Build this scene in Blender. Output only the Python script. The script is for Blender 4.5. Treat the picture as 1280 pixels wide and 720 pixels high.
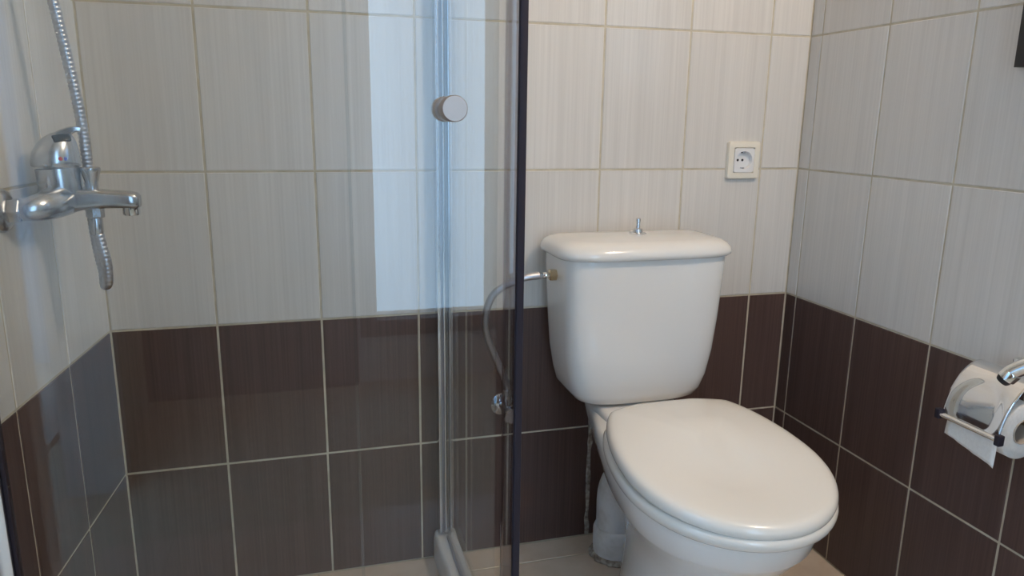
import bpy, bmesh, math, random
from mathutils import Vector, Matrix, Quaternion

for o in list(bpy.data.objects):
    bpy.data.objects.remove(o, do_unlink=True)
SC = bpy.context.scene
COL = SC.collection
PI = math.pi
random.seed(7)

# ------------------------------------------------------------------ camera
PITCH, YAW, ROLL = -0.22401, 0.27707, 0.01334
CAM = Vector((0.36638, -1.50986, 0.98504))
_fw = Vector((math.sin(YAW) * math.cos(PITCH), math.cos(YAW) * math.cos(PITCH), math.sin(PITCH)))
_r0 = Vector((math.cos(YAW), -math.sin(YAW), 0.0))
_u0 = _r0.cross(_fw)
_rt = _r0 * math.cos(ROLL) + _u0 * math.sin(ROLL)
_up = _u0 * math.cos(ROLL) - _r0 * math.sin(ROLL)
cd = bpy.data.cameras.new('camera')
cd.sensor_fit = 'HORIZONTAL'
cd.sensor_width = 36.0
cd.lens = 922.397 / 1280 * 36.0
cd.clip_start = 0.01
cam = bpy.data.objects.new('camera', cd)
COL.objects.link(cam)
cam.matrix_world = Matrix(((_rt.x, _up.x, -_fw.x, CAM.x), (_rt.y, _up.y, -_fw.y, CAM.y),
                           (_rt.z, _up.z, -_fw.z, CAM.z), (0, 0, 0, 1)))
SC.camera = cam

# ------------------------------------------------------------------ light
SC.view_settings.view_transform = 'Standard'
SC.view_settings.look = 'None'
SC.view_settings.gamma = 1.0
SC.view_settings.use_curve_mapping = False
SC.view_settings.exposure = 0.0
SKY = (0.47, 0.72, 1.0)
SKY_STRENGTH = 5.2
LAMP_COLOR = (1.0, 0.805, 0.62)
LAMP_WATTS = 30.5
w = bpy.data.worlds.new('world')
SC.world = w
w.use_nodes = True
bg = w.node_tree.nodes['Background']
bg.inputs[0].default_value = (*SKY, 1)
bg.inputs[1].default_value = SKY_STRENGTH

# ------------------------------------------------------------------ materials
def mat(name, col, rough=0.5, metal=0.0, spec=0.5, coat=0.0, emit=None, es=0.0):
    m = bpy.data.materials.new(name)
    m.use_nodes = True
    b = m.node_tree.nodes['Principled BSDF']
    b.inputs['Base Color'].default_value = (*col, 1)
    b.inputs['Roughness'].default_value = rough
    b.inputs['Metallic'].default_value = metal
    b.inputs['Specular IOR Level'].default_value = spec
    b.inputs['Coat Weight'].default_value = coat
    b.inputs['Coat Roughness'].default_value = 0.03
    if emit:
        b.inputs['Emission Color'].default_value = (*emit, 1)
        b.inputs['Emission Strength'].default_value = es
    return m

def N(m, t):
    return m.node_tree.nodes.new(t)

def L(m, a, b):
    m.node_tree.links.new(a, b)

def streak_tile(name, ca, cb, rough, amount_lo, amount_hi, spec=0.5):
    """glazed tile with fine vertical streaks, each tile shifted and toned by its own random number"""
    m = mat(name, ca, rough, spec=spec)
    b = m.node_tree.nodes['Principled BSDF']
    tc = N(m, 'ShaderNodeTexCoord'); oi = N(m, 'ShaderNodeObjectInfo')
    mp = N(m, 'ShaderNodeMapping')
    mp.inputs['Scale'].default_value = (260, 3.0, 1)
    L(m, tc.outputs['Object'], mp.inputs['Vector'])
    mul = N(m, 'ShaderNodeMath'); mul.operation = 'MULTIPLY'; mul.inputs[1].default_value = 57.0
    L(m, oi.outputs['Random'], mul.inputs[0])
    n1 = N(m, 'ShaderNodeTexNoise'); n1.noise_dimensions = '4D'
    n1.inputs['Scale'].default_value = 1.0; n1.inputs['Detail'].default_value = 3.0
    L(m, mp.outputs[0], n1.inputs['Vector']); L(m, mul.outputs[0], n1.inputs['W'])
    mp2 = N(m, 'ShaderNodeMapping'); mp2.inputs['Scale'].default_value = (45, 0.8, 1)
    L(m, tc.outputs['Object'], mp2.inputs['Vector'])
    n2 = N(m, 'ShaderNodeTexNoise'); n2.noise_dimensions = '4D'
    n2.inputs['Scale'].default_value = 1.0; n2.inputs['Detail'].default_value = 1.0
    L(m, mp2.outputs[0], n2.inputs['Vector']); L(m, mul.outputs[0], n2.inputs['W'])
    add = N(m, 'ShaderNodeMath'); add.operation = 'MULTIPLY_ADD'
    add.inputs[1].default_value = 0.6
    L(m, n1.outputs['Fac'], add.inputs[0])
    half = N(m, 'ShaderNodeMath'); half.operation = 'MULTIPLY'; half.inputs[1].default_value = 0.4
    L(m, n2.outputs['Fac'], half.inputs[0]); L(m, half.outputs[0], add.inputs[2])
    ramp = N(m, 'ShaderNodeMapRange')
    ramp.inputs['From Min'].default_value = amount_lo; ramp.inputs['From Max'].default_value = amount_hi
    L(m, add.outputs[0], ramp.inputs['Value'])
    mix = N(m, 'ShaderNodeMix'); mix.data_type = 'RGBA'
    mix.inputs['A'].default_value = (*ca, 1); mix.inputs['B'].default_value = (*cb, 1)
    L(m, ramp.outputs[0], mix.inputs['Factor'])
    hsv = N(m, 'ShaderNodeHueSaturation')
    tone = N(m, 'ShaderNodeMapRange'); tone.inputs['To Min'].default_value = 0.965; tone.inputs['To Max'].default_value = 1.035
    L(m, oi.outputs['Random'], tone.inputs['Value']); L(m, tone.outputs[0], hsv.inputs['Value'])
    L(m, mix.outputs['Result'], hsv.inputs['Color'])
    L(m, hsv.outputs[0], b.inputs['Base Color'])
    bump = N(m, 'ShaderNodeBump'); bump.inputs['Strength'].default_value = 0.06; bump.inputs['Distance'].default_value = 0.001
    L(m, add.outputs[0], bump.inputs['Height']); L(m, bump.outputs[0], b.inputs['Normal'])
    return m

def mottled(name, ca, cb, scale, rough, bump=0.0, lo=0.35, hi=0.65, detail=4.0, metal=0.0):
    m = mat(name, ca, rough, metal)
    b = m.node_tree.nodes['Principled BSDF']
    tc = N(m, 'ShaderNodeTexCoord')
    n = N(m, 'ShaderNodeTexNoise'); n.inputs['Scale'].default_value = scale; n.inputs['Detail'].default_value = detail
    L(m, tc.outputs['Object'], n.inputs['Vector'])
    mr = N(m, 'ShaderNodeMapRange'); mr.inputs['From Min'].default_value = lo; mr.inputs['From Max'].default_value = hi
    L(m, n.outputs['Fac'], mr.inputs['Value'])
    mix = N(m, 'ShaderNodeMix'); mix.data_type = 'RGBA'
    mix.inputs['A'].default_value = (*ca, 1); mix.inputs['B'].default_value = (*cb, 1)
    L(m, mr.outputs[0], mix.inputs['Factor']); L(m, mix.outputs['Result'], b.inputs['Base Color'])
    if bump:
        bp = N(m, 'ShaderNodeBump'); bp.inputs['Strength'].default_value = bump; bp.inputs['Distance'].default_value = 0.002
        L(m, n.outputs['Fac'], bp.inputs['Height']); L(m, bp.outputs[0], b.inputs['Normal'])
    return m

def glass(name, tint):
    """clear sheet: straight transmission, reflection by Schlick's law on every face"""
    m = bpy.data.materials.new(name); m.use_nodes = True
    nt = m.node_tree; nt.nodes.clear()
    out = N(m, 'ShaderNodeOutputMaterial'); mix = N(m, 'ShaderNodeMixShader')
    tr = N(m, 'ShaderNodeBsdfTransparent'); tr.inputs[0].default_value = (*tint, 1)
    gl = N(m, 'ShaderNodeBsdfGlossy'); gl.inputs['Roughness'].default_value = 0.0
    g = N(m, 'ShaderNodeNewGeometry')
    dot = N(m, 'ShaderNodeVectorMath'); dot.operation = 'DOT_PRODUCT'
    L(m, g.outputs['Incoming'], dot.inputs[0]); L(m, g.outputs['Normal'], dot.inputs[1])
    ab = N(m, 'ShaderNodeMath'); ab.operation = 'ABSOLUTE'; L(m, dot.outputs['Value'], ab.inputs[0])
    om = N(m, 'ShaderNodeMath'); om.operation = 'SUBTRACT'; om.inputs[0].default_value = 1.0; L(m, ab.outputs[0], om.inputs[1])
    pw = N(m, 'ShaderNodeMath'); pw.operation = 'POWER'; pw.inputs[1].default_value = 5.0; L(m, om.outputs[0], pw.inputs[0])
    ma = N(m, 'ShaderNodeMath'); ma.operation = 'MULTIPLY_ADD'; ma.inputs[1].default_value = 0.96; ma.inputs[2].default_value = 0.04
    L(m, pw.outputs[0], ma.inputs[0])
    L(m, ma.outputs[0], mix.inputs[0]); L(m, tr.outputs[0], mix.inputs[1]); L(m, gl.outputs[0], mix.inputs[2])
    L(m, mix.outputs[0], out.inputs[0])
    return m

M = {}
M['light_tile'] = streak_tile('light_streaked_tile', (0.695, 0.665, 0.62), (0.615, 0.587, 0.545), 0.28, 0.36, 0.64)
M['dark_tile'] = streak_tile('dark_streaked_tile', (0.120, 0.074, 0.062), (0.082, 0.050, 0.043), 0.34, 0.36, 0.64, 0.32)
M['grout'] = mottled('grout', (0.61, 0.545, 0.42), (0.49, 0.43, 0.32), 30, 0.9, 0.3)
M['plaster'] = mottled('painted_plaster', (0.66, 0.64, 0.60), (0.62, 0.60, 0.56), 8, 0.9)
M['hall_bounce_blue'] = mottled('light_blue_bounce_paint', (0.52, 0.68, 0.86), (0.49, 0.65, 0.83), 6, 0.9)  # blue chosen to tint the bounced light and the haze in the glass
M['dim_brown'] = mottled('brown_reflection_dimmer', (0.20, 0.145, 0.115), (0.16, 0.115, 0.09), 12, 0.6)  # dark tone chosen to dim what the shower glass reflects
M['floor_tile'] = mottled('beige_floor_tile', (0.70, 0.585, 0.47), (0.62, 0.50, 0.39), 14, 0.35)
M['mortar'] = mottled('rough_mortar', (0.48, 0.44, 0.37), (0.20, 0.16, 0.13), 90, 0.95, 0.8)
M['ceramic'] = mat('white_ceramic', (0.80, 0.78, 0.74), 0.16, coat=0.4)
M['seat_plastic'] = mat('white_seat_plastic', (0.78, 0.745, 0.68), 0.20, coat=0.3)
M['white_plastic'] = mottled('white_pipe_plastic', (0.72, 0.72, 0.70), (0.56, 0.55, 0.51), 35, 0.45, lo=0.45, hi=0.75)
M['cream_plastic'] = mat('cream_plastic', (0.80, 0.75, 0.64), 0.35)
M['socket_white'] = mat('white_socket_plastic', (0.78, 0.77, 0.76), 0.35)
M['chrome'] = mat('chrome', (0.78, 0.79, 0.80), 0.07, 1.0)
M['worn_chrome'] = mottled('worn_chrome', (0.62, 0.63, 0.65), (0.52, 0.53, 0.55), 60, 0.25, metal=1.0)
M['steel'] = mat('hose_steel', (0.56, 0.56, 0.59), 0.34, 1.0)
M['brushed'] = mat('brushed_nickel', (0.50, 0.43, 0.39), 0.48, 1.0)
M['brass'] = mat('pale_brass', (0.66, 0.55, 0.38), 0.25, 1.0)
M['aluminium'] = mat('polished_aluminium', (0.72, 0.74, 0.77), 0.18, 1.0)
M['grey_profile'] = mat('grey_profile', (0.46, 0.46, 0.50), 0.35, 0.6)
M['dark_seal'] = mat('dark_blue_seal', (0.030, 0.025, 0.034), 0.6, spec=0.15)
M['clear_strip'] = glass('clear_plastic_strip', (0.74, 0.73, 0.76))
M['black'] = mat('black_plastic', (0.015, 0.015, 0.017), 0.4)
M['dark_hole'] = mat('dark_recess', (0.02, 0.018, 0.018), 0.8)
M['red'] = mat('red_mark', (0.55, 0.02, 0.02), 0.4)
M['blue'] = mat('blue_mark', (0.03, 0.06, 0.45), 0.4)
M['kerb'] = mottled('white_kerb', (0.70, 0.69, 0.66), (0.62, 0.61, 0.58), 10, 0.3)
M['paper'] = mottled('tissue_paper', (0.80, 0.77, 0.72), (0.75, 0.72, 0.67), 200, 0.95, 0.2)
M['card'] = mat('card_core', (0.50, 0.42, 0.34), 0.9)
M['glass'] = glass('shower_glass', (0.955, 0.975, 0.985))
M['mirror'] = mat('mirror_silver', (0.85, 0.87, 0.87), 0.02, 1.0)
M['lamp'] = mat('lamp_glass', (0.9, 0.9, 0.9), 0.4, emit=LAMP_COLOR, es=10.0)

# ------------------------------------------------------------------ helpers
def link(name, me, m, parent=None, loc=None, smooth=False):
    if m is not None and not me.materials:
        me.materials.append(m)
    if smooth:
        for p in me.polygons:
            p.use_smooth = True
    o = bpy.data.objects.new(name, me)
    COL.objects.link(o)
    if parent is not None:
        o.parent = parent
    if loc is not None:
        o.location = loc
    return o

def from_bm(name, bm, m, parent=None, loc=None, smooth=False, angle=None):
    bmesh.ops.recalc_face_normals(bm, faces=bm.faces)
    me = bpy.data.meshes.new(name)
    bm.to_mesh(me); bm.free()
    o = link(name, me, m, parent, loc, smooth)
    if angle is not None:
        for p in me.polygons:
            p.use_smooth = True
        me.set_sharp_from_angle(angle=math.radians(angle))
    return o

def empty(name, loc, label, cat, group=None):
    o = bpy.data.objects.new(name, None)
    COL.objects.link(o); o.location = loc
    o.empty_display_size = 0.05
    o['label'] = label; o['category'] = cat
    if group: o['group'] = group
    return o

def tag(o, label, cat, group=None):
    o['label'] = label; o['category'] = cat
    if group: o['group'] = group
    return o

def structure(o):
    o['kind'] = 'structure'
    return o

def add_box(bm, x0, x1, y0, y1, z0, z1, bevel=0.0, seg=2):
    r = bmesh.ops.create_cube(bm, size=1.0)
    vs = r['verts']
    for v in vs:
        v.co = Vector(((x0 + x1) / 2 + v.co.x * (x1 - x0), (y0 + y1) / 2 + v.co.y * (y1 - y0), (z0 + z1) / 2 + v.co.z * (z1 - z0)))
    if bevel:
        es = list({e for v in vs for e in v.link_edges})
        bmesh.ops.bevel(bm, geom=es, offset=bevel, segments=seg, affect='EDGES', profile=0.5)

def box(name, x0, x1, y0, y1, z0, z1, m, parent=None, bevel=0.0, seg=2):
    """box given in the parent's own coordinates"""
    bm = bmesh.new()
    add_box(bm, x0, x1, y0, y1, z0, z1, bevel, seg)
    return from_bm(name, bm, m, parent, angle=35 if bevel else None)

def add_loft(bm, rings, cap0=True, cap1=True, closed=True):
    vs = [[bm.verts.new(p) for p in r] for r in rings]
    n = len(rings[0])
    for a, b in zip(vs[:-1], vs[1:]):
        for i in range(n if closed else n - 1):
            j = (i + 1) % n
            bm.faces.new((a[i], a[j], b[j], b[i]))
    if cap0: bm.faces.new(vs[0])
    if cap1: bm.faces.new(vs[-1])

def frame_of(t):
    t = t.normalized()
    a = Vector((0, 0, 1)) if abs(t.z) < 0.9 else Vector((1, 0, 0))
    u = t.cross(a).normalized()
    return u, t.cross(u).normalized()

def add_lathe(bm, prof, base, axis=(0, 0, 1), seg=24, caps=True):
    """prof: list of (radius, height) along axis from base"""
    axis = Vector(axis).normalized(); u, v = frame_of(axis); base = Vector(base)
    rings = []
    for r, h in prof:
        r = max(r, 1e-5)
        rings.append([base + axis * h + (u * math.cos(2 * PI * k / seg) + v * math.sin(2 * PI * k / seg)) * r for k in range(seg)])
    add_loft(bm, rings, caps, caps)

def lathe(name, prof, base, m, parent, axis=(0, 0, 1), seg=24, angle=40):
    bm = bmesh.new(); add_lathe(bm, prof, base, axis, seg)
    return from_bm(name, bm, m, parent, angle=angle)

def smooth_path(pts, n):
    """Catmull-Rom through pts"""
    P = [Vector(p) for p in pts]
    P = [P[0] * 2 - P[1]] + P + [P[-1] * 2 - P[-2]]
    out = []
    for i in range(1, len(P) - 2):
        a, b, c, d = P[i - 1], P[i], P[i + 1], P[i + 2]
        for k in range(n):
            t = k / n
            out.append(0.5 * ((2 * b) + (c - a) * t + (2 * a - 5 * b + 4 * c - d) * t * t + (3 * b - a - 3 * c + d) * t ** 3))
    out.append(P[-2])
    return out

def resample(path, step):
    out = [path[0]]; acc = 0.0
    for a, b in zip(path[:-1], path[1:]):
        l = (b - a).length; s = step - acc
        while s <= l:
            out.append(a.lerp(b, s / l)); s += step
        acc = (acc + l) % step if l + acc >= step else acc + l
    out.append(path[-1])
    return out

def add_tube(bm, path, rad, seg=12, caps=True):
    """rad: number or function(i) ; parallel transported frame"""
    rings = []
    t = (path[1] - path[0]).normalized(); u, v = frame_of(t)
    for i, p in enumerate(path):
        a = path[max(i - 1, 0)]; b = path[min(i + 1, len(path) - 1)]
        nt = (b - a).normalized() if (b - a).length > 1e-9 else t
        q = t.rotation_difference(nt); u = q @ u; t = nt
        u = (u - t * u.dot(t)).normalized(); v = t.cross(u)
        r = rad(i) if callable(rad) else rad
        rings.append([p + (u * math.cos(2 * PI * k / seg) + v * math.sin(2 * PI * k / seg)) * r for k in range(seg)])
    add_loft(bm, rings, caps, caps)

def tube(name, pts, rad, m, parent, seg=12, n=8, smooth=True, angle=50):
    bm = bmesh.new()
    path = smooth_path(pts, n) if smooth else [Vector(p) for p in pts]
    add_tube(bm, path, rad, seg)
    return from_bm(name, bm, m, parent, angle=angle)

def rel(o, p):
    return Vector(p) - o.location

# ------------------------------------------------------------------ the room
CEIL = 2.4
XR = 1.4927                 # right wall
AL = -0.081                 # the left wall leans outwards as it comes forward
YB = -2.35                  # rear wall, behind the camera
TD = 0.008                  # tile body depth
GR = 0.0019                 # half a joint
RECESS = 0.0012
ROWS = [0.0, 0.2844, 0.5815, 0.8819, 1.1777, 1.478, 1.778]
_tile_cache = {}

def tile_mesh(wd, ht, kind):
    k = (round(wd, 4), round(ht, 4), kind)
    if k not in _tile_cache:
        bm = bmesh.new()
        e = 0.0012
        a = wd / 2; b = ht / 2
        rr = [[(-a, -b, -TD), (a, -b, -TD), (a, b, -TD), (-a, b, -TD)],
              [(-a, -b, -e), (a, -b, -e), (a, b, -e), (-a, b, -e)],
              [(-a + e, -b + e, 0), (a - e, -b + e, 0), (a - e, b - e, 0), (-a + e, b - e, 0)]]
        add_loft(bm, rr, True, True)
        bmesh.ops.recalc_face_normals(bm, faces=bm.faces)
        me = bpy.data.meshes.new('tile'); bm.to_mesh(me); bm.free()
        me.materials.append(M[kind])
        _tile_cache[k] = me
    return _tile_cache[k]

def lay_tiles(wall, origin, u, ucuts, rows, skip=None):
    """tiles of one wall: u is the horizontal direction, the face normal is u x z"""
    u = Vector(u).normalized(); up = Vector((0, 0, 1)); n = u.cross(up)
    R = Matrix((u, up, n)).transposed().to_4x4()
    for j in range(len(rows) - 1):
        z0, z1 = rows[j], rows[j + 1]
        for a, b in zip(ucuts[:-1], ucuts[1:]):
            wd = b - a - 2 * GR; ht = z1 - z0 - 2 * GR
            if wd < 0.004: continue
            me = tile_mesh(wd, ht, 'dark_tile' if j < 2 else 'light_tile')
            o = bpy.data.objects.new('tile', me)
            COL.objects.link(o)
            o.parent = wall
            c = Vector(origin) + u * ((a + b) / 2) + up * ((z0 + z1) / 2) + n * random.uniform(-0.0004, 0.0003)
            o.matrix_world = Matrix.Translation(c) @ R

def slab(name, x0, x1, y0, y1, z0, z1, m):
    return structure(box(name, x0, x1, y0, y1, z0, z1, m))

# back wall
wb = slab('wall_back', -0.3, XR + 0.12, RECESS, 0.12, 0.0, CEIL, M['grout'])
lay_tiles(wb, (0, 0, 0), (1, 0, 0), [0.0, 0.191, 0.391, 0.591, 0.791, 0.991, 1.191, 1.391, XR], ROWS)
# right wall
wr = slab('wall_right', XR + RECESS, XR + 0.12, YB, RECESS, 0.0, CEIL, M['grout'])
lay_tiles(wr, (XR, 0, 0), (0, -1, 0), [0.0] + [0.0387 + 0.2 * k for k in range(8)], ROWS)
# left wall, a little out of square
dl = Vector((AL, -1, 0)); dl.normalize()
nl = Vector((-dl.y, dl.x, 0))            # into the room
ln = abs(YB) / abs(dl.y)
LD0, LD1, LDZ = 0.94, 1.70, 2.02          # open doorway in the left wall, beside the camera
bm = bmesh.new()
def wall_piece(s0, s1, z0, z1, off0=RECESS, off1=.12):
    q = [dl * s0 - nl * off0, dl * s1 - nl * off0, dl * s1 - nl * off1, dl * s0 - nl * off1]
    add_loft(bm, [[(v.x, v.y, z0) for v in q], [(v.x, v.y, z1) for v in q]])
wall_piece(-.003, LD0, 0, CEIL)
wall_piece(LD1, ln, 0, CEIL)
wall_piece(LD0, LD1, LDZ, CEIL)
wl = structure(from_bm('wall_left', bm, M['grout']))
bm = bmesh.new()
wall_piece(LD0 - .05, LD0 + .02, 0, LDZ + .05, -.012, .13)
wall_piece(LD1 - .02, LD1 + .05, 0, LDZ + .05, -.012, .13)
wall_piece(LD0 + .02, LD1 - .02, LDZ - .02, LDZ + .05, -.012, .13)
structure(from_bm('trim_2', bm, M['kerb']))
cuts = [0.885, 0.796, 0.596, 0.396, 0.203, 0.0]
lay_tiles(wl, (0, 0, 0), -dl, [-c for c in cuts], ROWS)
# rear wall; unseen tall window added for daylight and its strip reflected in glass
DX0, DX1, DZ0, DZ = 0.60, 1.07, 0.23, 2.02         # window opening, sill placed where the reflected strip should end
bm = bmesh.new()
add_box(bm, -0.4, DX0, YB - 0.12, YB, 0, CEIL)
add_box(bm, DX1, XR + 0.12, YB - 0.12, YB, 0, CEIL)
add_box(bm, DX0, DX1, YB - 0.12, YB, DZ, CEIL)
add_box(bm, DX0, DX1, YB - 0.12, YB, 0, DZ0)
structure(box('wall_hall_bounce', -1.62, -1.5, -3.4, 0.4, 0, CEIL, M['hall_bounce_blue']))  # unseen wall added to send soft bluish light through the doorway
structure(box('wall_hall_block', -1.5, -.42, -3.0, -2.9, 0, CEIL, M['hall_bounce_blue']))  # unseen end wall added to keep bright sky out of the glass reflection
structure(box('floor_hall', -1.5, -.42, -3.4, 0.4, -.1, -.002, M['floor_tile']))
structure(box('trim_dim_left', -.22, DX0 - .06, YB, YB + .008, 0, 2.06, M['dim_brown']))  # unseen brown panel added to darken the reflection in the shower glass
structure(box('trim_dim_right', DX1 + .06, XR - .001, YB, YB + .008, 0, 2.06, M['dim_brown']))  # matching added panel right of the window, also dims reflections
wf = structure(from_bm('wall_rear', bm, M['plaster']))
bm = bmesh.new()
add_box(bm, DX0 - 0.05, DX0 + 0.012, YB - 0.13, YB + 0.012, DZ0 - .05, DZ + 0.05)
add_box(bm, DX1 - 0.012, DX1 + 0.05, YB - 0.13, YB + 0.012, DZ0 - .05, DZ + 0.05)
add_box(bm, DX0 + 0.012, DX1 - 0.012, YB - 0.13, YB + 0.012, DZ - 0.012, DZ + 0.05)
add_box(bm, DX0 + 0.012, DX1 - 0.012, YB - 0.13, YB + 0.012, DZ0 - .05, DZ0 + 0.012)
structure(from_bm('trim_1', bm, M['dim_brown']))
ce = slab('ceiling', -0.4, XR + 0.12, YB - 0.12, 0.12, CEIL, CEIL + 0.08, M['plaster'])
fl = slab('floor', -0.4, XR + 0.12, YB - .12, 0.12, -0.1, -RECESS, M['grout'])
# floor tiles
FY = [0.0, -0.075, -0.405, -0.735, -1.065, -1.395]
FX = [-0.12, 0.03, 0.36, 0.69, 1.02, 1.35, XR]
fm = {}
for y0, y1 in zip(FY[1:], FY[:-1]):
    for x0, x1 in zip(FX[:-1], FX[1:]):
        wd = x1 - x0 - 2 * GR; ht = y1 - y0 - 2 * GR
        o = bpy.data.objects.new('tile', tile_mesh(wd, ht, 'floor_tile'))
        COL.objects.link(o); o.parent = fl
        o.location = ((x0 + x1) / 2, (y0 + y1) / 2, 0.0)

# ------------------------------------------------------------------ lamp above the mirror (out of frame)
LP = Vector((XR, -1.12, 2.12))
t = empty('wall_lamp', LP, 'white glass wall lamp above the mirror on the right wall', 'lamp')
lathe('base', [(0.05, -.0005), (0.05, -0.018), (0.03, -0.03), (0.014, -0.034), (0.014, -.075)], (0, 0, 0), M['white_plastic'], t, (1, 0, 0))
sh = lathe('lamp_shade', [(0.012, .045), (0.035, .035), (0.046, .01), (0.048, -.03), (0.040, -.055), (0.001, -.062)], (-.085, 0, 0), M['lamp'], t, angle=60)
ld = bpy.data.lights.new('lamp_light', 'POINT')
ld.shadow_soft_size = 0.05; ld.energy = LAMP_WATTS; ld.color = LAMP_COLOR
lo = bpy.data.objects.new('lamp_light', ld); COL.objects.link(lo)
lo.parent = t; lo.location = (-.085, 0, -0.125)

# ------------------------------------------------------------------ toilet
TX = 1.033
t = empty('toilet', (TX, -0.30, 0), 'white close-coupled toilet with closed lid standing against the back wall', 'toilet')

def plan(wd, wr_, yr, ym, yt, e=0.6, n=14, corner=0.35):
    """outline seen from above: elliptic nose from yt to ym, taper back to half width wr_ at yr, rounded rear corners"""
    H = []
    for i in range(n + 1):
        a = PI / 2 * i / n
        H.append((wd * math.sin(a), ym + (yt - ym) * math.cos(a)))
    for i in range(1, n + 1):
        s = i / n
        H.append((wr_ + (wd - wr_) * math.cos(s * PI / 2) ** e, ym + (yr - ym) * s))
    # straight rear edge, then round the corner by relaxing the points near it
    xe, ye = H[-1]
    P = [Vector((x, y)) for x, y in H] + [Vector((0, ye))]
    seg = [(q - p).length for p, q in zip(P[:-1], P[1:])]
    tot = sum(seg); m_ = 72; out = []; i = 0; acc = 0.0
    for k in range(m_ + 1):
        d_ = tot * k / m_
        while i < len(seg) - 1 and acc + seg[i] < d_:
            acc += seg[i]; i += 1
        out.append(P[i].lerp(P[i + 1], min(1.0, (d_ - acc) / max(seg[i], 1e-9))))
    c_ = Vector((xe, ye)); rad = corner * wr_ * 1.6
    for _ in range(30):
        new = list(out)
        for k in range(1, m_):
            wgt = max(0.0, 1 - (out[k] - c_).length / rad)
            new[k] = out[k].lerp((out[k - 1] + out[k + 1]) / 2, min(1, wgt * 1.5))
        out = new
    half_ = [(p.x, p.y) for p in out]
    return half_ + [(-x, y) for x, y in half_[-2:0:-1]]

def rsec(wd, yb, yf, z, n=5.0, k=48, nb=9.0):
    out = []
    ym = (yb + yf) / 2; h = (yb - yf) / 2
    for i in range(k):
        a = 2 * PI * i / k
        cx, sy = math.cos(a), math.sin(a)
        ne = nb if sy > 0 else n
        out.append(Vector((wd * math.copysign(abs(cx) ** (2 / ne), cx), ym + h * math.copysign(abs(sy) ** (2 / ne), sy) + 0.30, z)))
    return out
def ring(o, out, z, scale=1.0, c=(0.0, -0.48)):
    zz = z if callable(z) else (lambda y: z)
    return [Vector((c[0] + (x - c[0]) * scale, c[1] + (y - c[1]) * scale, zz(y))) - Vector((0, o.location.y, 0)) for x, y in out]

# pan: rim, tapering bowl, waisted foot
def pan_sec(z, wd, wr_, yr, ym, yt, e=0.6):
    return ring(t, plan(wd, wr_, yr, ym, yt, e, corner=0.5), z)
rings = [pan_sec(0.0, .126, .046, -.20, -.40, -.555, 1.2),
         pan_sec(0.012, .126, .046, -.20, -.40, -.555, 1.2),
         pan_sec(0.06, .115, .042, -.20, -.40, -.540, 1.2),
         pan_sec(0.13, .103, .038, -.20, -.41, -.530, 1.2),
         pan_sec(0.19, .100, .038, -.19, -.42, -.550, 1.2),
         pan_sec(0.245, .114, .048, -.16, -.45, -.59, 1.3),
         pan_sec(0.285, .134, .062, -.12, -.47, -.63, 1.4),
         pan_sec(0.310, .149, .070, -.07, -.48, -.648, 1.5),
         pan_sec(0.318, .155, .074, -.05, -.48, -.655, 1.5),
         pan_sec(0.350, .163, .079, -.04, -.48, -.664, 1.5),
         pan_sec(0.372, .165, .080, -.035, -.48, -.666, 1.5),
         pan_sec(0.381, .162, .078, -.037, -.48, -.663, 1.5),
         pan_sec(0.385, .154, .072, -.044, -.48, -.652, 1.5)]
bm = bmesh.new(); add_loft(bm, rings)
pan = from_bm('pan', bm, M['ceramic'], t, angle=50)
# raised rear deck that carries the cistern
bm = bmesh.new()
def deck(z, wd, y0, y1):
    return [p for p in rsec(wd, y1, y0, z, 4.0, nb=4.0)]
add_loft(bm, [deck(.30, .072, -.25, -.05), deck(.35, .086, -.26, -.036), deck(.376, .092, -.262, -.034), deck(.388, .093, -.254, -.034), deck(.395, .091, -.240, -.036), deck(.399, .085, -.225, -.04), deck(.4003, .070, -.21, -.05)])
dk = from_bm('deck', bm, M['ceramic'], t, angle=60)

# seat ring and lid; both tilt down towards the front
Z_REAR, Z_FRONT, Y_REAR, Y_TIP = 0.440, 0.398, -0.274, -0.686
def tilt(dz):
    return lambda y: Z_REAR + (Z_FRONT - Z_REAR) * (y - Y_REAR) / (Y_TIP - Y_REAR) + dz
so = plan(.180, .100, -.262, -.49, -.688, .55, corner=.25)
def tilt_seat(dz):
    return lambda y: 0.409 + (0.385 - 0.409) * (y + 0.262) / (-0.688 + 0.262) + dz
bm = bmesh.new()
add_loft(bm, [ring(t, so, tilt_seat(-.020), .90), ring(t, so, tilt_seat(-.019), .955), ring(t, so, tilt_seat(-.014), .985), ring(t, so, tilt_seat(-.008), .998), ring(t, so, tilt_seat(-.002), .998),
              ring(t, so, tilt_seat(.003), .985), ring(t, so, tilt_seat(.005), .96), ring(t, so, tilt_seat(.005), .90)])
from_bm('seat', bm, M['seat_plastic'], t, angle=60)
lo_ = plan(.178, .092, Y_REAR, -.49, Y_TIP, .5, corner=.22)
bm = bmesh.new()
add_loft(bm, [ring(t, lo_, tilt(-.010), .93), ring(t, lo_, tilt(-.0105), .975), ring(t, lo_, tilt(-.008), .992), ring(t, lo_, tilt(-.003), 1.0), ring(t, lo_, tilt(.002), .998), ring(t, lo_, tilt(.007), .988),
              ring(t, lo_, tilt(.011), .968), ring(t, lo_, tilt(.0135), .935), ring(t, lo_, tilt(.0150), .88), ring(t, lo_, tilt(.0165), .75), ring(t, lo_, tilt(.0175), .5), ring(t, lo_, tilt(.018), .2)])
from_bm('toilet_lid', bm, M['seat_plastic'], t, angle=60)
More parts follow.
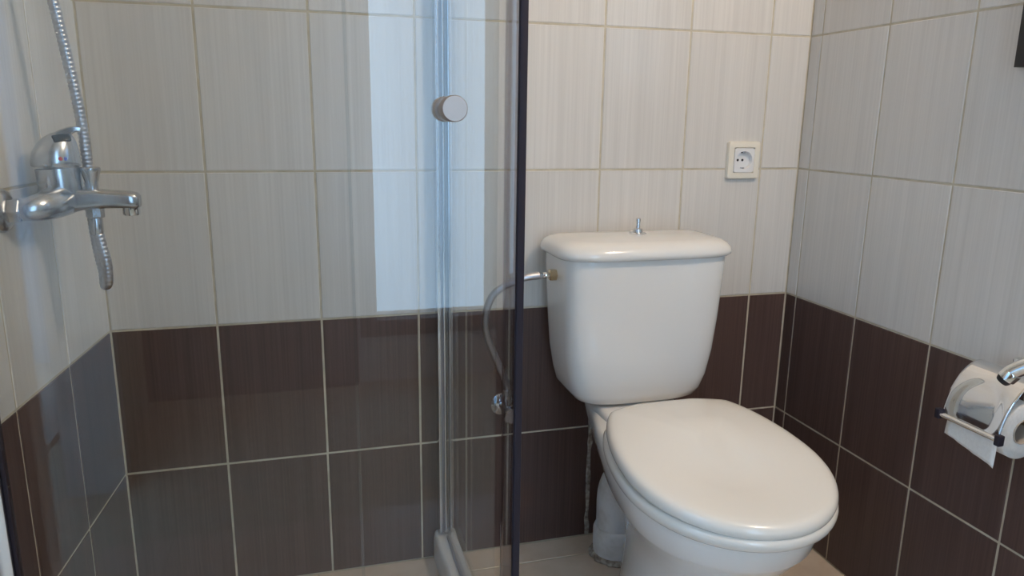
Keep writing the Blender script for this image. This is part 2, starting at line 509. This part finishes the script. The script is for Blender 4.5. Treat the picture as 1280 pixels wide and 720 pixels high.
for sx in (-1, 1):
    bm = bmesh.new()
    add_lathe(bm, [(.011, -.02), (.012, -.018), (.012, .018), (.011, .02)], (sx * .062, -.262 + .30, .425), (1, 0, 0), 16)
    add_box(bm, sx * .062 - .012, sx * .062 + .012, .026, .050, .405, .425, .003)
    from_bm('hinge', bm, M['seat_plastic'], t, angle=40)

# cistern
bm = bmesh.new()
YW = -0.012
CX_ = Vector((.006, 0, 0))
def csec(*a): return [p + CX_ for p in rsec(*a)]
add_loft(bm, [csec(.098, YW - .03, -.155, .4005, 3.6), csec(.122, YW - .02, -.168, .4035, 3.8), csec(.137, YW - .008, -.178, .411, 4), csec(.148, YW, -.183, .426, 4.2), csec(.157, YW, -.186, .456, 4.6),
              csec(.167, YW, -.188, .510, 4.8), csec(.173, YW, -.190, .580, 5), csec(.177, YW, -.191, .640, 5), csec(.180, YW, -.192, .690, 5), csec(.1805, YW, -.192, .716, 5)])
from_bm('cistern', bm, M['ceramic'], t, angle=60)
bm = bmesh.new()
add_loft(bm, [csec(.180, YW, -.190, .7165, 4.2), csec(.188, YW + .002, -.199, .716, 4.2), csec(.1925, YW + .004, -.204, .720, 4.2), csec(.1935, YW + .004, -.205, .726, 4.2), csec(.1915, YW + .003, -.203, .734, 4.1),
              csec(.185, YW, -.196, .742, 4.0), csec(.174, YW - .005, -.187, .7475, 3.8), csec(.155, YW - .015, -.172, .7505, 3.4), csec(.11, YW - .035, -.145, .7530, 3), csec(.05, YW - .065, -.12, .7545, 2.4)])
from_bm('cistern_lid', bm, M['ceramic'], t, angle=60)
fb = lathe('flush_button', [(.0185, .0), (.0185, .002), (.016, .0035), (.0105, .0045), (.0105, .007), (.0095, .011), (.0065, .013)], (.010, .205, .7535), M['chrome'], t, seg=28)
lathe('plunger', [(.0045, .0), (.0045, .013), (.0052, .0135), (.0052, .0195), (.004, .0205)], (.010, .205, .7665), M['chrome'], fb, seg=16)

# ------------------------------------------------------------------ drain pipe behind the pan
t = empty('drain_pipe', (1.028, -0.090, 0), 'white plastic drain elbow sealed to the floor behind the toilet', 'pipe')
tube('elbow', [(.010, -.085, .205), (.008, -.055, .203), (.002, -.018, .188), (0, 0, .150), (0, 0, .10), (0, 0, .06)], lambda i: .046, M['white_plastic'], t, seg=28)
lathe('collar', [(.046, .002), (.050, .004), (.052, .045), (.052, .066), (.049, .074), (.0462, .076)], (0, 0, 0), M['white_plastic'], t, seg=32)
bm = bmesh.new()
R_ = random.Random(3)
rg = []
for rr, h in ((.0585, .0005), (.057, .004), (.0535, .008), (.051, .011)):
    rg.append([Vector((math.cos(2 * PI * k / 40), math.sin(2 * PI * k / 40), 0)) * (rr + (R_.uniform(-.003, .004) if h < .01 else 0)) + Vector((0, 0, h)) for k in range(40)])
add_loft(bm, rg)
ft = from_bm('floor_seal', bm, M['mortar'], t, smooth=True)
ft['label'] = 'ragged dirty mortar seal on the floor'

# raw mortar strip where the wall tiles were cut beside the pipe
bm = bmesh.new()
pr = []
for i in range(24):
    z = .004 + .50 * i / 23
    x0 = .9865 + R_.uniform(-.002, .0015); x1 = .9985 + R_.uniform(-.003, .003)
    d = -.0016 - R_.uniform(0, .0016)
    pr.append([Vector((x0, .001, z)), Vector((x0 + .002, d, z)), Vector((x1 - .002, d, z)), Vector((x1, .001, z))])
add_loft(bm, pr, True, True)
o = from_bm('mortar_strip', bm, M['mortar'], wb)
o['label'] = 'rough grey mortar smear between dark tiles'

# ------------------------------------------------------------------ water supply
VX, VZ = 0.775, 0.362
t = empty('angle_valve', (VX, 0, VZ), 'chrome angle valve on dark tiles behind the shower glass', 'valve')
lathe('escutcheon', [(.026, 0), (.026, .004), (.018, .010), (.011, .012)], (0, 0, 0), M['chrome'], t, (0, -1, 0))
bm = bmesh.new()
add_lathe(bm, [(.010, .008), (.010, .052), (.013, .053), (.013, .062), (.010, .064)], (0, 0, 0), (0, -1, 0), 18)
add_lathe(bm, [(.008, 0), (.008, .022), (.0095, .023), (.0095, .034)], (0, -.040, 0), (0, 0, 1), 18)
from_bm('valve_body', bm, M['chrome'], t, angle=40)
bm = bmesh.new()
add_lathe(bm, [(.016, .064), (.018, .066), (.018, .080), (.015, .083)], (0, 0, 0), (0, -1, 0), 8)
from_bm('valve_handle', bm, M['worn_chrome'], t, angle=30)

FX_, FY_, FZ_ = TX - .1715, -0.105, 0.676
t = empty('supply_hose', (FX_ - .02, FY_, FZ_), 'grey braided water hose with brass nut curving from toilet cistern to wall valve', 'hose')
bm = bmesh.new()
add_lathe(bm, [(.0105, 0), (.0125, .0015), (.0125, .0145), (.0105, .016)], rel(t, (FX_ - .0012, FY_, FZ_)), (-1, 0, 0), 6)
from_bm('hex_nut', bm, M['brass'], t, angle=30)
bm = bmesh.new()
add_lathe(bm, [(.0055, .014), (.0055, .020), (.0068, .021), (.0068, .030), (.006, .031), (.0066, .032), (.0066, .044), (.005, .045)], rel(t, (FX_, FY_, FZ_)), (-1, 0, 0), 18)
from_bm('ferrule', bm, M['chrome'], t, angle=40)
hp = [(FX_ - .038, FY_, FZ_), (FX_ - .075, FY_ + .002, FZ_ - .006), (.735, -.092, .642), (.716, -.085, .595), (.722, -.075, .545), (.745, -.06, .490), (.768, -.047, .440), (VX, -.040, VZ + .055), (VX, -.040, VZ + .034)]
pa = resample(smooth_path([rel(t, p) for p in hp], 12), .0022)
bm = bmesh.new(); add_tube(bm, pa, lambda i: .0075 + (.00035 if i % 2 else 0), 12)
from_bm('hose_line', bm, M['steel'], t, angle=80)
bm = bmesh.new()
add_lathe(bm, [(.0095, 0), (.011, .001), (.011, .013), (.0095, .014)], rel(t, (VX, -.040, VZ + .0342)), (0, 0, 1), 6)
from_bm('hex_nut', bm, M['chrome'], t, angle=30)

# ------------------------------------------------------------------ wall socket
sx0, sx1, sz0, sz1 = 1.2985, 1.3805, .860, .944
cxs, czs = (sx0 + sx1) / 2, (sz0 + sz1) / 2
t = empty('wall_socket', (cxs, 0, czs), 'cream square power socket on the light tiles above the toilet', 'socket')
hw = (sx1 - sx0) / 2; hh = (sz1 - sz0) / 2
def rrect(a, b, r, y, k=6):
    out = []
    for cx, cz, a0 in ((a - r, b - r, 0), (-a + r, b - r, 90), (-a + r, -b + r, 180), (a - r, -b + r, 270)):
        for i in range(k + 1):
            an = math.radians(a0 + 90 * i / k)
            out.append(Vector((cx + r * math.cos(an), y, cz + r * math.sin(an))))
    return out
iw, ih = .0255, .0275
bm = bmesh.new()
add_loft(bm, [rrect(hw, hh, .006, .0005), rrect(hw, hh, .006, -.007), rrect(hw - .0015, hh - .0015, .005, -.0098), rrect(hw - .005, hh - .005, .004, -.0105),
              rrect(iw + .001, ih + .001, .001, -.0105), rrect(iw + .0006, ih + .0006, .001, -.004)], True, False)
from_bm('cover_frame', bm, M['cream_plastic'], t, angle=40)
# insert with its round well
seg = 40
sq = []
for k in range(seg):
    a = 2 * PI * k / seg; c, s = math.cos(a), math.sin(a)
    f = 1 / max(abs(c) / iw, abs(s) / ih)
    sq.append((c * f, s * f))
def circ(r, y): return [Vector((r * math.cos(2 * PI * k / seg), y, r * math.sin(2 * PI * k / seg))) for k in range(seg)]
bm = bmesh.new()
add_loft(bm, [[Vector((x, -.0045, z)) for x, z in sq], [Vector((x, -.0112, z)) for x, z in sq], circ(.0205, -.0112), circ(.0200, -.0104), circ(.0192, -.0012)], False, True)
from_bm('socket_insert', bm, M['socket_white'], t, angle=40)
for s in (-1, 1):
    lathe('pin_hole', [(.0029, 0), (.0029, .0004)], (s * .0060 - .005, -.0014, 0), M['dark_hole'], t, (0, -1, 0), 14)
    box('earth_clip', -.0035, .0035, -.0085, -.0016, s * .0180 - .0018, s * .0180 + .0018, M['worn_chrome'], t, .0006)
    box('clip_slot', -.0048, .0048, -.0065, -.0013, s * .0170 - .0009, s * .0188 + .0009, M['dark_hole'], t)

# ------------------------------------------------------------------ toilet paper holder and roll
PYF, PYN = -0.588, -0.697                    # far and near end
t = empty('toilet_paper_holder', (XR, (PYF + PYN) / 2, .575), 'chrome toilet paper holder with curved embossed cover flap on the right wall', 'paper holder')
oy = (PYF + PYN) / 2; wy = (PYF - PYN) / 2
# cover flap: curve in x,z
prof = [(1.470, .592), (1.458, .600), (1.443, .603), (1.428, .598), (1.413, .586), (1.400, .568), (1.390, .548), (1.384, .528), (1.3815, .515)]
path = smooth_path([(x, 0, z) for x, z in prof], 5)
bm = bmesh.new()
nv = 24
grid = []
for i, p in enumerate(path):
    tt = (path[min(i + 1, len(path) - 1)] - path[max(i - 1, 0)]).normalized()
    nn = Vector((tt.z, 0, -tt.x))
    if nn.x > 0: nn = -nn
    row = []
    for j in range(nv + 1):
        s = -1 + 2 * j / nv
        f = i / (len(path) - 1)
        # a pressed oval field in the lower two thirds
        d = ((f - .80) / .34) ** 2 + (s / .84) ** 2
        em = -.0026 * max(0.0, min(1.0, (1.15 - d) / .55)) ** 1.5 if d < 1.15 else 0.0
        row.append((p + nn * em, nn))
    grid.append(row)
va = [[bm.verts.new(rel(t, (q.x, oy + wy * (-1 + 2 * j / nv), q.z))) for j, (q, nn) in enumerate(r)] for r in grid]
for a, b in zip(va[:-1], va[1:]):
    for j in range(nv):
        bm.faces.new((a[j], a[j + 1], b[j + 1], b[j]))
cv = from_bm('cover_flap', bm, M['chrome'], t, smooth=True)
mo = cv.modifiers.new('thickness', 'SOLIDIFY'); mo.thickness = .0012; mo.offset = 1
# rolled bar along the lower edge with dark ends
tube('edge_bar', [rel(t, (1.3790, PYF - .001, .513)), rel(t, (1.3790, PYN + .001, .513))], .0042, M['chrome'], t, 14, smooth=False)
for y in (PYF + .002, PYN - .002):
    box('bar_end', 1.3735 - XR, 1.3850 - XR, y - oy - .005, y - oy + .005, .505 - .575, .5225 - .575, M['dark_seal'], t, .002)
# wall plate and the wire arm that carries the roll
box('wall_plate', 1.4905 - .012 - XR, -.0003, -.024, .024, .010, .040, M['chrome'], t, .003)
tube('hinge_rod', [rel(t, (1.470, PYF, .592)), rel(t, (1.470, PYN, .592))], .0035, M['chrome'], t, 12, smooth=False)
RX, RZ, RR = 1.4370, .5175, .0455
tube('roll_arm', [rel(t, (1.476, PYF + .012, .594)), rel(t, (1.470, PYF + .013, .575)), rel(t, (1.445, PYF + .012, .535)), rel(t, (RX, PYF + .008, RZ + .0125)), rel(t, (RX, PYF - .02, RZ + .0135)), rel(t, (RX, PYN + .004, RZ + .0135))], .0033, M['chrome'], t, 10)

t = empty('toilet_roll', (RX, oy, RZ), 'white toilet roll with a hanging sheet under the chrome holder flap', 'toilet roll')
bm = bmesh.new()
k = 48
def rc(r, y): return [Vector((r * math.cos(2 * PI * i / k), y, r * math.sin(2 * PI * i / k))) for i in range(k)]
L2 = .0485
add_loft(bm, [rc(.0205, L2 - .001), rc(RR - .002, L2), rc(RR, L2 - .002), rc(RR, -L2 + .002), rc(RR - .002, -L2), rc(.0205, -L2 + .001), rc(.0205, L2 - .001)], False, False)
bmesh.ops.remove_doubles(bm, verts=bm.verts, dist=1e-6)
from_bm('paper_roll', bm, M['paper'], t, angle=50)
bm = bmesh.new()
add_loft(bm, [rc(.0203, L2 + .0005), rc(.0190, L2 + .0005), rc(.0190, -L2 - .0005), rc(.0203, -L2 - .0005), rc(.0203, L2 + .0005)], False, False)
bmesh.ops.remove_doubles(bm, verts=bm.verts, dist=1e-6)
from_bm('card_core', bm, M['card'], t, angle=50)
bm = bmesh.new()
R_ = random.Random(11)
nu, nw = 14, 10
va = []
for j in range(nw + 1):
    s = j / nw                                   # 0 far, 1 near
    y = L2 - .001 - s * (2 * L2 - .004)
    zl = -.036 - .020 * s + R_.uniform(-.0012, .0012)
    row = []
    for i in range(nu + 1):
        f = i / nu
        if f < .35:
            a = PI * (.80 + .2 * f / .35)
            p = Vector((math.cos(a) * (RR + .0008), y, math.sin(a) * (RR + .0008)))
        else:
            g = (f - .35) / .65
            p = Vector((-(RR + .0008) - .003 * g, y, zl * g))
            if zl * g < 0: p.x -= .0015 * math.sin(3 * s + 2 * g)
        row.append(bm.verts.new(p))
    va.append(row)
for a, b in zip(va[:-1], va[1:]):
    for i in range(nu):
        bm.faces.new((a[i], a[i + 1], b[i + 1], b[i]))
sh = from_bm('hanging_sheet', bm, M['paper'], t, smooth=True)
mo = sh.modifiers.new('thickness', 'SOLIDIFY'); mo.thickness = .0005

# bent chrome rail whose open end hangs in front of the holder
t = empty('towel_rail', (XR, -.86, .69), 'bent chrome tube rail with an open end in front of the paper holder', 'rail')
hp = [(XR - .001, -.93, .715), (1.45, -.93, .715), (1.39, -.915, .712), (1.352, -.868, .702), (1.342, -.82, .690), (1.328, -.778, .668), (1.318, -.752, .650), (1.314, -.744, .6435)]
hp = [(XR - .001, -.90, .735), (1.44, -.89, .733), (1.385, -.865, .722), (1.350, -.828, .702), (1.325, -.790, .678), (1.309, -.762, .655), (1.305, -.754, .642)]
tube('rail_tube', [rel(t, p) for p in hp], .0112, M['chrome'], t, 20)
a = Vector(hp[-1]); ax = (Vector(hp[-1]) - Vector(hp[-2])).normalized()
lathe('end_ring', [(.0114, -.012), (.0122, -.011), (.0122, .001), (.0105, .002), (.0085, .002), (.0085, -.006), (.0001, -.006)], rel(t, a), M['chrome'], t, ax, 24)
lathe('rubber_tip', [(.0082, -.004), (.0098, .0005), (.0098, .006), (.0085, .009), (.0001, .010)], rel(t, a), M['black'], t, ax, 24)
lathe('wall_rosette', [(.026, 0), (.026, .004), (.018, .010), (.011, .011)], rel(t, (XR - .0003, -.90, .735)), M['brushed'], t, (-1, 0, 0), 24)

# mirror whose lower corner shows at the frame's right edge
t = empty('wall_mirror', (XR, -.90, 1.45), 'wall mirror with thin dark frame high on the right wall', 'mirror')
mz0, mz1, my0, my1 = 1.078 - 1.45, 2.0 - 1.45, -1.30 + .90, -.538 + .90
bm = bmesh.new()
for b_ in ((my0, my0 + .02, mz0, mz1), (my1 - .02, my1, mz0, mz1), (my0 + .02, my1 - .02, mz0, mz0 + .02), (my0 + .02, my1 - .02, mz1 - .02, mz1)):
    add_box(bm, -.016, -.0004, b_[0], b_[1], b_[2], b_[3])
from_bm('mirror_frame', bm, M['black'], t)
box('mirror_glass', -.010, -.0006, my0 + .0201, my1 - .0201, mz0 + .0201, mz1 - .0201, M['mirror'], t)

# ------------------------------------------------------------------ shower
GX = 0.6455                                  # glass plane of the side panel
FYG = -0.580                                 # glass plane of the front
# kerb: L-shaped low wall with a rounded top
def kerb_sec(pt, n, wdt=.050, h=.066):
    out = []
    for s, z in ((-.5, 0), (-.5, h - .014), (-.47, h - .006), (-.40, h - .001), (-.33, h), (.33, h), (.40, h - .001), (.47, h - .006), (.5, h - .014), (.5, 0)):
        out.append(Vector((pt[0] + n[0] * s * wdt, pt[1] + n[1] * s * wdt, z + .0004)))
    return out
kx = GX - .0035; ky = FYG + .006
xl = AL * .58 + .004
bm = bmesh.new()
d = math.sqrt(2)
add_loft(bm, [kerb_sec((kx, -.001), (1, 0), h=.058), kerb_sec((kx, -.006), (1, 0), h=.072), kerb_sec((kx, -.018), (1, 0), h=.072), kerb_sec((kx, -.033), (1, 0)), kerb_sec((kx, -.30), (1, 0)), kerb_sec((kx, ky), (d * .7071, -d * .7071)), kerb_sec((.3, ky), (0, -1)), kerb_sec((xl, ky), (0, -1))])
k_ = from_bm('shower_kerb', bm, M['kerb'], angle=45)
tag(k_, 'low white rounded kerb around the shower floor', 'kerb')

t = empty('shower_enclosure', (GX, FYG, .0665), 'clear glass corner shower enclosure with round door knob', 'shower enclosure')
GZ0, GZ1 = .072, 1.85
def wbox(name, x0, x1, y0, y1, z0, z1, m, bevel=0.0, parent=None):
    p = parent or t
    org = t.location if p is t else t.location + p.location
    return box(name, x0 - org.x, x1 - org.x, y0 - org.y, y1 - org.y, z0 - org.z, z1 - org.z, m, p, bevel)
# side panel
wbox('side_pane', GX - .003, GX + .003, FYG + .0241, -.012, GZ0, GZ1, M['glass'])
# aluminium wall profile with grooves
bm = bmesh.new()
def prof_bar(x0, x1, y0, y1, z0=.0745):
    add_box(bm, x0 - GX, x1 - GX, y0 - FYG, y1 - FYG, z0 - .0665, GZ1 - .0665, .0015, 2)
prof_bar(GX - .019, GX - .0125, -.030, -.0005)
prof_bar(GX - .0075, GX - .0032, -.034, -.0005)
prof_bar(GX + .0032, GX + .008, -.034, -.0005)
from_bm('wall_profile', bm, M['aluminium'], t, angle=35)
wbox('profile_gasket', GX - .0123, GX - .0077, -.022, -.0005, .0745, GZ1, M['grey_profile'])
wbox('bottom_rail', GX - .005, GX + .005, FYG + .03, -.036, .0664, .0735, M['grey_profile'], .001)
# corner post at the front end: grey profile and dark seal
wbox('corner_profile', GX - .0215, GX + .0008, FYG + .0052, FYG + .024, .0664, GZ1, M['clear_strip'], .002)
wbox('corner_seal', GX - .0095, GX + .0012, FYG - .005, FYG + .005, .0664, GZ1, M['dark_seal'], .002)
# front: post at the left wall, fixed pane, door pane with knob
bm = bmesh.new()
add_box(bm, AL * .58 + .004 - GX, .010 - GX, FYG - .012 - FYG, FYG + .012 - FYG, 0, GZ1 - .0665, .002)
from_bm('left_post', bm, M['aluminium'], t, angle=35)
wbox('post_seal', .0102, .0145, FYG - .006, FYG + .006, .0664, GZ1, M['dark_seal'], .001)
wbox('fixed_pane', .0146, .424, FYG - .003, FYG + .003, GZ0, GZ1, M['glass'])
dp = wbox('door_pane', .421, .612, FYG + .008, FYG + .014, GZ0 + .004, GZ1, M['glass'])
kb = lathe('door_knob', [(.012, -.0001), (.012, -.010), (.0158, -.011), (.0160, -.034), (.0150, -.0355), (.0001, -.0357)], (.5485 - GX, .008, .9975 - .0665), M['brushed'], dp, (0, 1, 0), 36)
lathe('inner_knob', [(.012, .0001), (.012, .010), (.0158, .011), (.0160, .034), (.0150, .0355), (.0001, .0357)], (.5485 - GX, .014, .9975 - .0665), M['brushed'], dp, (0, 1, 0), 36)
wbox('top_rail', AL * .6 + .006, GX + .006, FYG - .014, FYG + .02, GZ1, GZ1 + .035, M['aluminium'], .003)
wbox('top_rail', GX - .012, GX + .012, FYG + .0202, -.0005, GZ1 + .0001, GZ1 + .035, M['aluminium'], .003)

# ------------------------------------------------------------------ shower mixer tap on the left wall
TY = -0.288
CX, CZ = .028, .862
t = empty('shower_mixer', (CX, TY, CZ), 'chrome single-lever shower mixer with spout on the left wall', 'tap')
wx = lambda y: AL * -y
bm = bmesh.new()
bp = [(wx(-.36) + .020, -.362, .856), (.004, -.360, .857), (.016, -.350, .859), (.024, -.326, .861), (CX, TY, CZ), (.026, -.250, .861), (.018, -.226, .859), (.006, -.216, .857), (wx(-.215) + .02, -.214, .856)]
pa = smooth_path([rel(t, p) for p in bp], 6)
n_ = len(pa) - 1
add_tube(bm, pa, lambda i: .0145 + .0085 * math.sin(PI * i / n_) ** 1.5, 20)
from_bm('mixer_body', bm, M['worn_chrome'], t, angle=60)
for y in (-.362, -.214):
    f = lathe('wall_flange', [(.030, .0005), (.030, .003), (.027, .008), (.019, .012), (.016, .012)], rel(t, (wx(y), y, .856)), M['worn_chrome'], t, (1, -.08, 0), 28)
    bm = bmesh.new()
    add_lathe(bm, [(.016, .010), (.0175, .0115), (.0175, .025), (.016, .0265)], rel(t, (wx(y), y, .856)), (1, -.03, 0), 6)
    from_bm('union_nut', bm, M['worn_chrome'], t, angle=30)
# cartridge housing and lever cap
lathe('cartridge_housing', [(.026, .0), (.0285, .010), (.0290, .046), (.0275, .0475)], (0, 0, 0), M['worn_chrome'], t, (-.06, 0, 1), 32)
bm = bmesh.new()
def cap(z, r, dx, sc=1.0):
    return [Vector((dx + r * math.cos(2 * PI * i / 32), r * sc * math.sin(2 * PI * i / 32), z)) for i in range(32)]
add_loft(bm, [cap(.0485, .0300, -.004), cap(.050, .0318, -.004), cap(.058, .0318, -.004), cap(.070, .0298, -.003), cap(.082, .0250, .000), cap(.090, .0195, .003), cap(.096, .012, .006), cap(.098, .004, .008)])
lv = from_bm('lever_cap', bm, M['worn_chrome'], t, angle=60)
bm = bmesh.new()
def lever_sec(x, z, hw_, th, an):
    c, s = math.cos(an), math.sin(an)
    return [Vector((x - s * dz, y, z + c * dz)) for y, dz in ((-hw_, -th), (-hw_ * .6, -th * 1.25), (hw_ * .6, -th * 1.25), (hw_, -th), (hw_, th * .6), (hw_ * .6, th), (-hw_ * .6, th), (-hw_, th * .6))]
add_loft(bm, [lever_sec(-.016, .074, .013, .008, .55), lever_sec(-.003, .087, .013, .007, .6), lever_sec(.009, .0955, .0125, .0055, .5), lever_sec(.020, .1010, .0115, .0042, .3), lever_sec(.029, .1030, .0105, .0032, .05), lever_sec(.0345, .1022, .0085, .0025, -.3)])
from_bm('lever_handle', bm, M['worn_chrome'], t, angle=60)
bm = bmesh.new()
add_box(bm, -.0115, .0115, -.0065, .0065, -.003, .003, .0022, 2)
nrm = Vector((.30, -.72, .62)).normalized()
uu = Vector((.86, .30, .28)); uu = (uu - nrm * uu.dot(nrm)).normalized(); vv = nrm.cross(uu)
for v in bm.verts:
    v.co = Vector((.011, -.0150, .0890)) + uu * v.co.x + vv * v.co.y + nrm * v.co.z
o = from_bm('lever_patch', bm, M['black'], t, angle=40)  # black bevelled box set on the cap, tilted up and forward
o['label'] = 'black patch on the upper front of the lever cap'
an = math.radians(-58)
nx, ny = math.cos(an), math.sin(an)
for s, c in ((-1, 'red'), (1, 'blue')):
    lathe('temperature_mark', [(.0030, 0), (.0030, .0010), (.0024, .0014)], (-.004 + nx * .0300 - ny * s * .0026, ny * .0300 + nx * s * .0026, .0605), M[c], t, (nx, ny, .1), 14)
# spout
bm = bmesh.new()
def spout(x, z, hw_, hh_):
    return [Vector((x, hw_ * math.copysign(abs(math.cos(2 * PI * i / 24)) ** .6, math.cos(2 * PI * i / 24)), z + hh_ * math.copysign(abs(math.sin(2 * PI * i / 24)) ** .6, math.sin(2 * PI * i / 24)))) for i in range(24)]
add_loft(bm, [spout(.008, .000, .020, .020), spout(.025, .001, .019, .0165), spout(.045, .001, .0175, .0145), spout(.070, .0, .0165, .0130), spout(.088, -.001, .016, .0128), spout(.098, -.002, .0145, .0118), spout(.102, -.003, .011, .009)])
sp = from_bm('spout', bm, M['worn_chrome'], t, angle=60)
lathe('aerator', [(.0120, 0), (.0120, -.016), (.0108, -.018), (.0095, -.018), (.0095, -.014), (.0001, -.014)], (.089, 0, -.006), M['chrome'], sp, (0, 0, 1), 28)
# diverter pull knob above and hose union below the spout
lathe('diverter_knob', [(.0085, .012), (.0085, .026), (.0095, .028), (.0125, .040), (.0135, .0415), (.0135, .046), (.012, .0475)], (.0395, 0, 0), M['worn_chrome'], t, (0, 0, 1), 28)
bm = bmesh.new()
add_lathe(bm, [(.0115, -.012), (.013, -.0135), (.013, -.0255), (.0115, -.027)], (.0395, 0, 0), (0, 0, 1), 8)
from_bm('hose_union', bm, M['worn_chrome'], t, angle=30)

# shower hose: loops under the mixer, climbs behind it and runs up out of the picture
hx, hy, hz = CX + .0395, TY, CZ - .0272
t = empty('shower_hose', (hx, hy, hz), 'ribbed metal shower hose looping below the mixer and rising out of view', 'hose')
lathe('hose_end', [(.0088, 0), (.0092, -.002), (.0092, -.022), (.0078, -.025)], (0, 0, 0), M['worn_chrome'], t, (0, 0, 1), 20)
hp = [(hx + .0005, hy, hz - .018), (hx + .004, hy - .001, hz - .040), (hx + .008, hy, hz - .070), (hx + .006, hy + .006, hz - .098), (hx - .001, hy + .016, hz - .106),
      (hx - .004, hy + .028, hz - .088), (hx - .009, hy + .032, hz - .055), (hx - .012, hy + .033, hz - .010), (hx - .012, hy + .034, hz + .035), (hx - .011, hy + .033, hz + .085),
      (.0545, -.262, 1.0), (.044, -.275, 1.12), (.030, -.290, 1.25), (.018, -.300, 1.40), (.014, -.305, 1.52), (.022, -.302, 1.60), (.040, -.300, 1.66)]
pa = resample(smooth_path([rel(t, p) for p in hp], 14), .00155)
prf = (.0068, .0076, .0078, .0076)
bm = bmesh.new(); add_tube(bm, pa, lambda i: prf[i % 4], 14)
from_bm('hose_line', bm, M['steel'], t, angle=80)
t = empty('hand_shower', (wx(-.30), -.30, 1.70), 'chrome hand shower in a bracket high on the left wall', 'hand shower')
bm = bmesh.new()
add_lathe(bm, [(.024, .0005), (.024, .006), (.016, .012), (.013, .05), (.018, .055), (.018, .075), (.013, .078)], (0, 0, 0), (1, 0, .1), 20)
from_bm('wall_bracket', bm, M['worn_chrome'], t, angle=40)
lathe('shower_handle', [(.010, -.05), (.012, -.04), (.013, .06), (.014, .12), (.012, .15)], (.066, 0, .01), M['worn_chrome'], t, (.35, 0, 1), 18)
lathe('spray_head', [(.012, -.02), (.034, -.006), (.038, .004), (.036, .010), (.001, .011)], (.118, 0, .16), M['worn_chrome'], t, (.85, -.2, -.4), 28)
